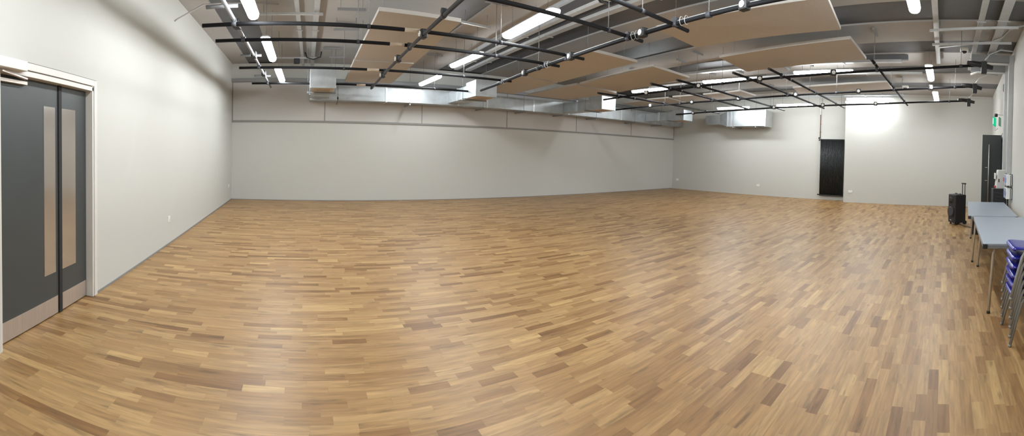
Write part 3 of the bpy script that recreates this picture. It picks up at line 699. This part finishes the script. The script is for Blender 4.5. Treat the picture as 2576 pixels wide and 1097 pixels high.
# ------------------------------------------------------------------ trolley loudspeaker
t = thing('trolley_speaker', 'black portable trolley loudspeaker standing on the floor beside the far table', 'loudspeaker', (10.21, -.345, 0), math.radians(29.5))
q = [(-.175, -.155), (.175, -.155), (.175, .15), (.10, .175), (-.10, .175), (-.175, .15)]
sb = MB().prism([(x*.97, y, .045) for x, y in q], [(x, y, .735) for x, y in q]).build('cabinet', M['black_soft'], t, bevel=.018)
hb = MB(); hb.tube([(-.0, .176, .60), (.0, .182, .60)], .10, 22); hb.build('tweeter_surround', M['black'], t)
MB().tube([(0, .182, .60), (0, .183, .60), (0, .168, .60)], .08, 22, rads=[.085, .075, .03]).build('tweeter_horn', M['rubber'], t)
MB().tube([(0, .176, .31), (0, .186, .31)], .145, 26).build('woofer_ring', M['black'], t)
MB().tube([(0, .186, .31), (0, .192, .31)], .125, 26, rads=[.130, .10]).build('woofer_grille', M['pipe_grey'], t)
MB().box(-.03, .03, .177, .180, .10, .115).build('badge', M['gbox'], t)
for x in (-.1, .06, .11): MB().tube([(x, -.02, .735), (x, -.02, .762)], .014, 10).build('control_knob', M['black'], t)
MB().box(-.1, .1, -.1, .06, .735, .742).build('top_panel', M['black'], t)
hd = MB()
for x in (-.06, .06): hd.tube([(x, -.185, .12), (x, -.185, 1.0)], .010, 8)
hd.build('telescopic_rail', M['pipe'], t); MB().tube([(-.085, -.185, 1.0), (.085, -.185, 1.0)], .018, 10).build('pull_grip', M['black'], t)
MB().box(-.09, .09, -.20, -.155, .62, .69).build('rail_bracket', M['black'], t); MB().box(-.09, .09, -.20, -.155, .1, .16).build('rail_bracket', M['black'], t)
for x in (-.15, .15): MB().tube([(x-.02, -.14, .05), (x+.02, -.14, .05)], .05, 16).build('wheel', M['rubber'], t)
for x in (-.12, .12): MB().tube([(x, .10, 0), (x, .10, .05)], .02, 10).build('foot', M['rubber'], t)
o = MB().tube([(10.02, -.42, .009), (9.85, -.5, .008), (9.7, -.60, .008), (9.55, -.72, .008), (9.5, -.9, .008), (9.6, -1.1, .008)], .007, 7).build('power_cable', M['black'])
tag(o, 'thin black cable lying on the floor from the loudspeaker under the table', 'cable')
t = thing('equipment_case', 'small black case on the floor under the far end of the far table', 'case', (8.85, -.75, 0))
MB().box(-.16, .18, -.13, .13, .02, .36).build('case_body', M['black_soft'], t, bevel=.012); MB().box(-.165, .185, -.135, .135, .36, .385).build('case_lid', M['black'], t, bevel=.006)
for sx in (-.12, .14):
    for sy in (-.1, .1): MB().tube([(sx, sy, 0), (sx, sy, .02)], .018, 8).build('foot', M['rubber'], t)

# ------------------------------------------------------------------ tables
def table(label, x0, y0, x1, y1, wd, feet, zt=.72):
    ang = math.atan2(y1-y0, x1-x0); Ln = math.hypot(x1-x0, y1-y0)
    t = thing('folding_table', label, 'table', (x0, y0, 0), ang, 'grey topped tables along the right wall')
    tp = MB().box(0, Ln, -wd, 0, zt-.018, zt).build('table_top', M['tabletop'], t, bevel=.002)
    e = MB(); e.box(-.003, Ln+.003, -.02, .003, zt-.045, zt-.0185); e.box(-.003, Ln+.003, -wd-.003, -wd+.02, zt-.045, zt-.0185); e.box(-.003, .02, -wd, 0, zt-.045, zt-.0185); e.box(Ln-.02, Ln+.003, -wd, 0, zt-.045, zt-.0185)
    e.build('apron', M['tableedge'], t)
    for cx in (0, Ln):
        for cy in (0, -wd): MB().box(cx-.012 if cx == 0 else cx-.045, cx+.045 if cx == 0 else cx+.012, cy-.04 if cy == 0 else cy-.006, cy+.006 if cy == 0 else cy+.04, zt-.05, zt-.004).build('corner_block', M['rubber'], t, bevel=.006)
    for fx in feet:
        for s, fy in ((1, -.075), (-1, -wd+.075)):
            R = .075; yi = fy-s*.035
            pts = [(fx, fy, .0), (fx, yi, zt-.06-R)] + [(fx, yi-s*R+s*R*math.cos(a_), zt-.06-R+R*math.sin(a_)) for a_ in [PI/2*k/6 for k in range(1, 7)]] + [(fx, -wd/2, zt-.06)]
            lg = MB().tube(pts, .0145, 10).build('leg', M['leg'], t)
            MB().tube([(fx, fy, .0), (fx, fy, .025)], .018, 10).build('foot_cap', M['rubber'], lg)
        MB().box(fx-.03, fx+.03, -wd*.5-.12, -wd*.5+.12, zt-.062, zt-.018).build('leg_bracket', M['rubber'], t)
    return t
table('grey topped table along the right wall, the nearer one behind the blue chairs', 4.01, -.405, 6.06, -.455, .73, (.11, 1.98))
table('grey topped table along the right wall, the farther one beside the loudspeaker', 6.17, -.385, 8.45, -.505, .75, (.10, 2.08))

# ------------------------------------------------------------------ stacked blue chairs
def chair():
    t = thing('plastic_chair', 'blue plastic chair at the very top of the stack by the table', 'chair', (0, 0, 0), 0, 'stacked blue plastic chairs')
    # shell: profile in (y, z), front at +y; lip rolled down in front, back rising behind
    prof = [(.012, .386), (.022, .394), (.022, .407), (.008, .418), (-.02, .421), (-.08, .417), (-.18, .407), (-.28, .403), (-.345, .408), (-.385, .430), (-.405, .475), (-.418, .55), (-.43, .64), (-.44, .72), (-.445, .755)]
    bm = bmesh.new(); rows = []
    nu = 14
    for i, (y, z) in enumerate(prof):
        y -= .035
        row = []
        for k in range(nu+1):
            u = -1+2*k/nu
            hw = .205 if i < 9 else .205-.02*((i-9)/5)
            if i <= 2: hw -= (2-i)*.022
            if i >= 13: hw -= (i-12)*.02
            x = hw*math.sin(u*PI/2*.98)/math.sin(PI/2*.98)
            e = abs(u)**6
            dz = -.018*e if 2 < i < 9 else (-.0 if i <= 2 else 0)
            dy = (.035*e) if i >= 9 else (-.03*abs(u)**4 if i < 5 else 0)
            row.append(bm.verts.new((x, y+dy, z+dz)))
        rows.append(row)
    for a, b in zip(rows, rows[1:]):
        for k in range(nu): bm.faces.new((a[k], a[k+1], b[k+1], b[k])).smooth = True
    bmesh.ops.recalc_face_normals(bm, faces=bm.faces)
    me = bpy.data.meshes.new('seat_shell'); bm.to_mesh(me); bm.free(); me.materials.append(M['blue'])
    o = bpy.data.objects.new('seat_shell', me); COL.objects.link(o); o.parent = t
    s = o.modifiers.new('thick', 'SOLIDIFY'); s.thickness = .009; s.offset = 0
    s = o.modifiers.new('smooth', 'SUBSURF'); s.levels = 1; s.render_levels = 2
    for sx in (-1, 1):
        top = [(sx*.212, -.13, .375), (sx*.195, -.165, .392)]
        fl = [(sx*.236, .0, .0), (sx*.228, -.048, .19), (sx*.220, -.093, .345), (sx*.216, -.112, .375), (sx*.205, -.15, .388), (sx*.16, -.20, .390)]
        bl = [(sx*.236, -.43, .0), (sx*.228, -.385, .19), (sx*.220, -.345, .345), (sx*.216, -.325, .375), (sx*.205, -.29, .388), (sx*.16, -.24, .390)]
        for pth in (fl, bl):
            lg = MB().tube(pth, .0142, 12).build('leg', M['chairleg'], t)
            MB().tube([pth[0], (pth[0][0], pth[0][1]-.004 if pth is fl else pth[0][1]+.004, .022)], .0145, 12).build('foot_cap', M['chairleg'], lg)
    MB().tube([(-.16, -.20, .390), (.16, -.20, .390)], .0125, 10).build('under_bar', M['chairleg'], t)
    MB().tube([(-.16, -.24, .390), (.16, -.24, .390)], .0125, 10).build('under_bar', M['chairleg'], t)
    return t
top = chair(); CX, CY, PITCH = 3.585, -.575, .077
top.location = (CX, CY, 5*PITCH)
for k, wd in ((4, 'second from the top of'), (3, 'third from the top of'), (2, 'third from the bottom of'), (1, 'second from the bottom of')):
    dup(top, (CX, CY, k*PITCH), 'blue plastic chair %s the stack by the table' % wd)
dup(top, (CX, CY, 0), 'blue plastic chair at the bottom of the stack, feet on the floor')

# ------------------------------------------------------------------ world and colour management
wd = bpy.data.worlds.new('world'); SC.world = wd; wd.use_nodes = True
wd.node_tree.nodes['Background'].inputs[0].default_value = (0.5, 0.52, 0.55, 1); wd.node_tree.nodes['Background'].inputs[1].default_value = 0.02
vs = SC.view_settings
vs.view_transform = 'Standard'; vs.look = 'None'; vs.gamma = 1.0; vs.exposure = 0.0; vs.use_curve_mapping = False
SC.cycles.max_bounces = 10; SC.cycles.diffuse_bounces = 6; SC.cycles.glossy_bounces = 4
SC.cycles.use_denoising = True
SC.cycles.sample_clamp_indirect = 6.0
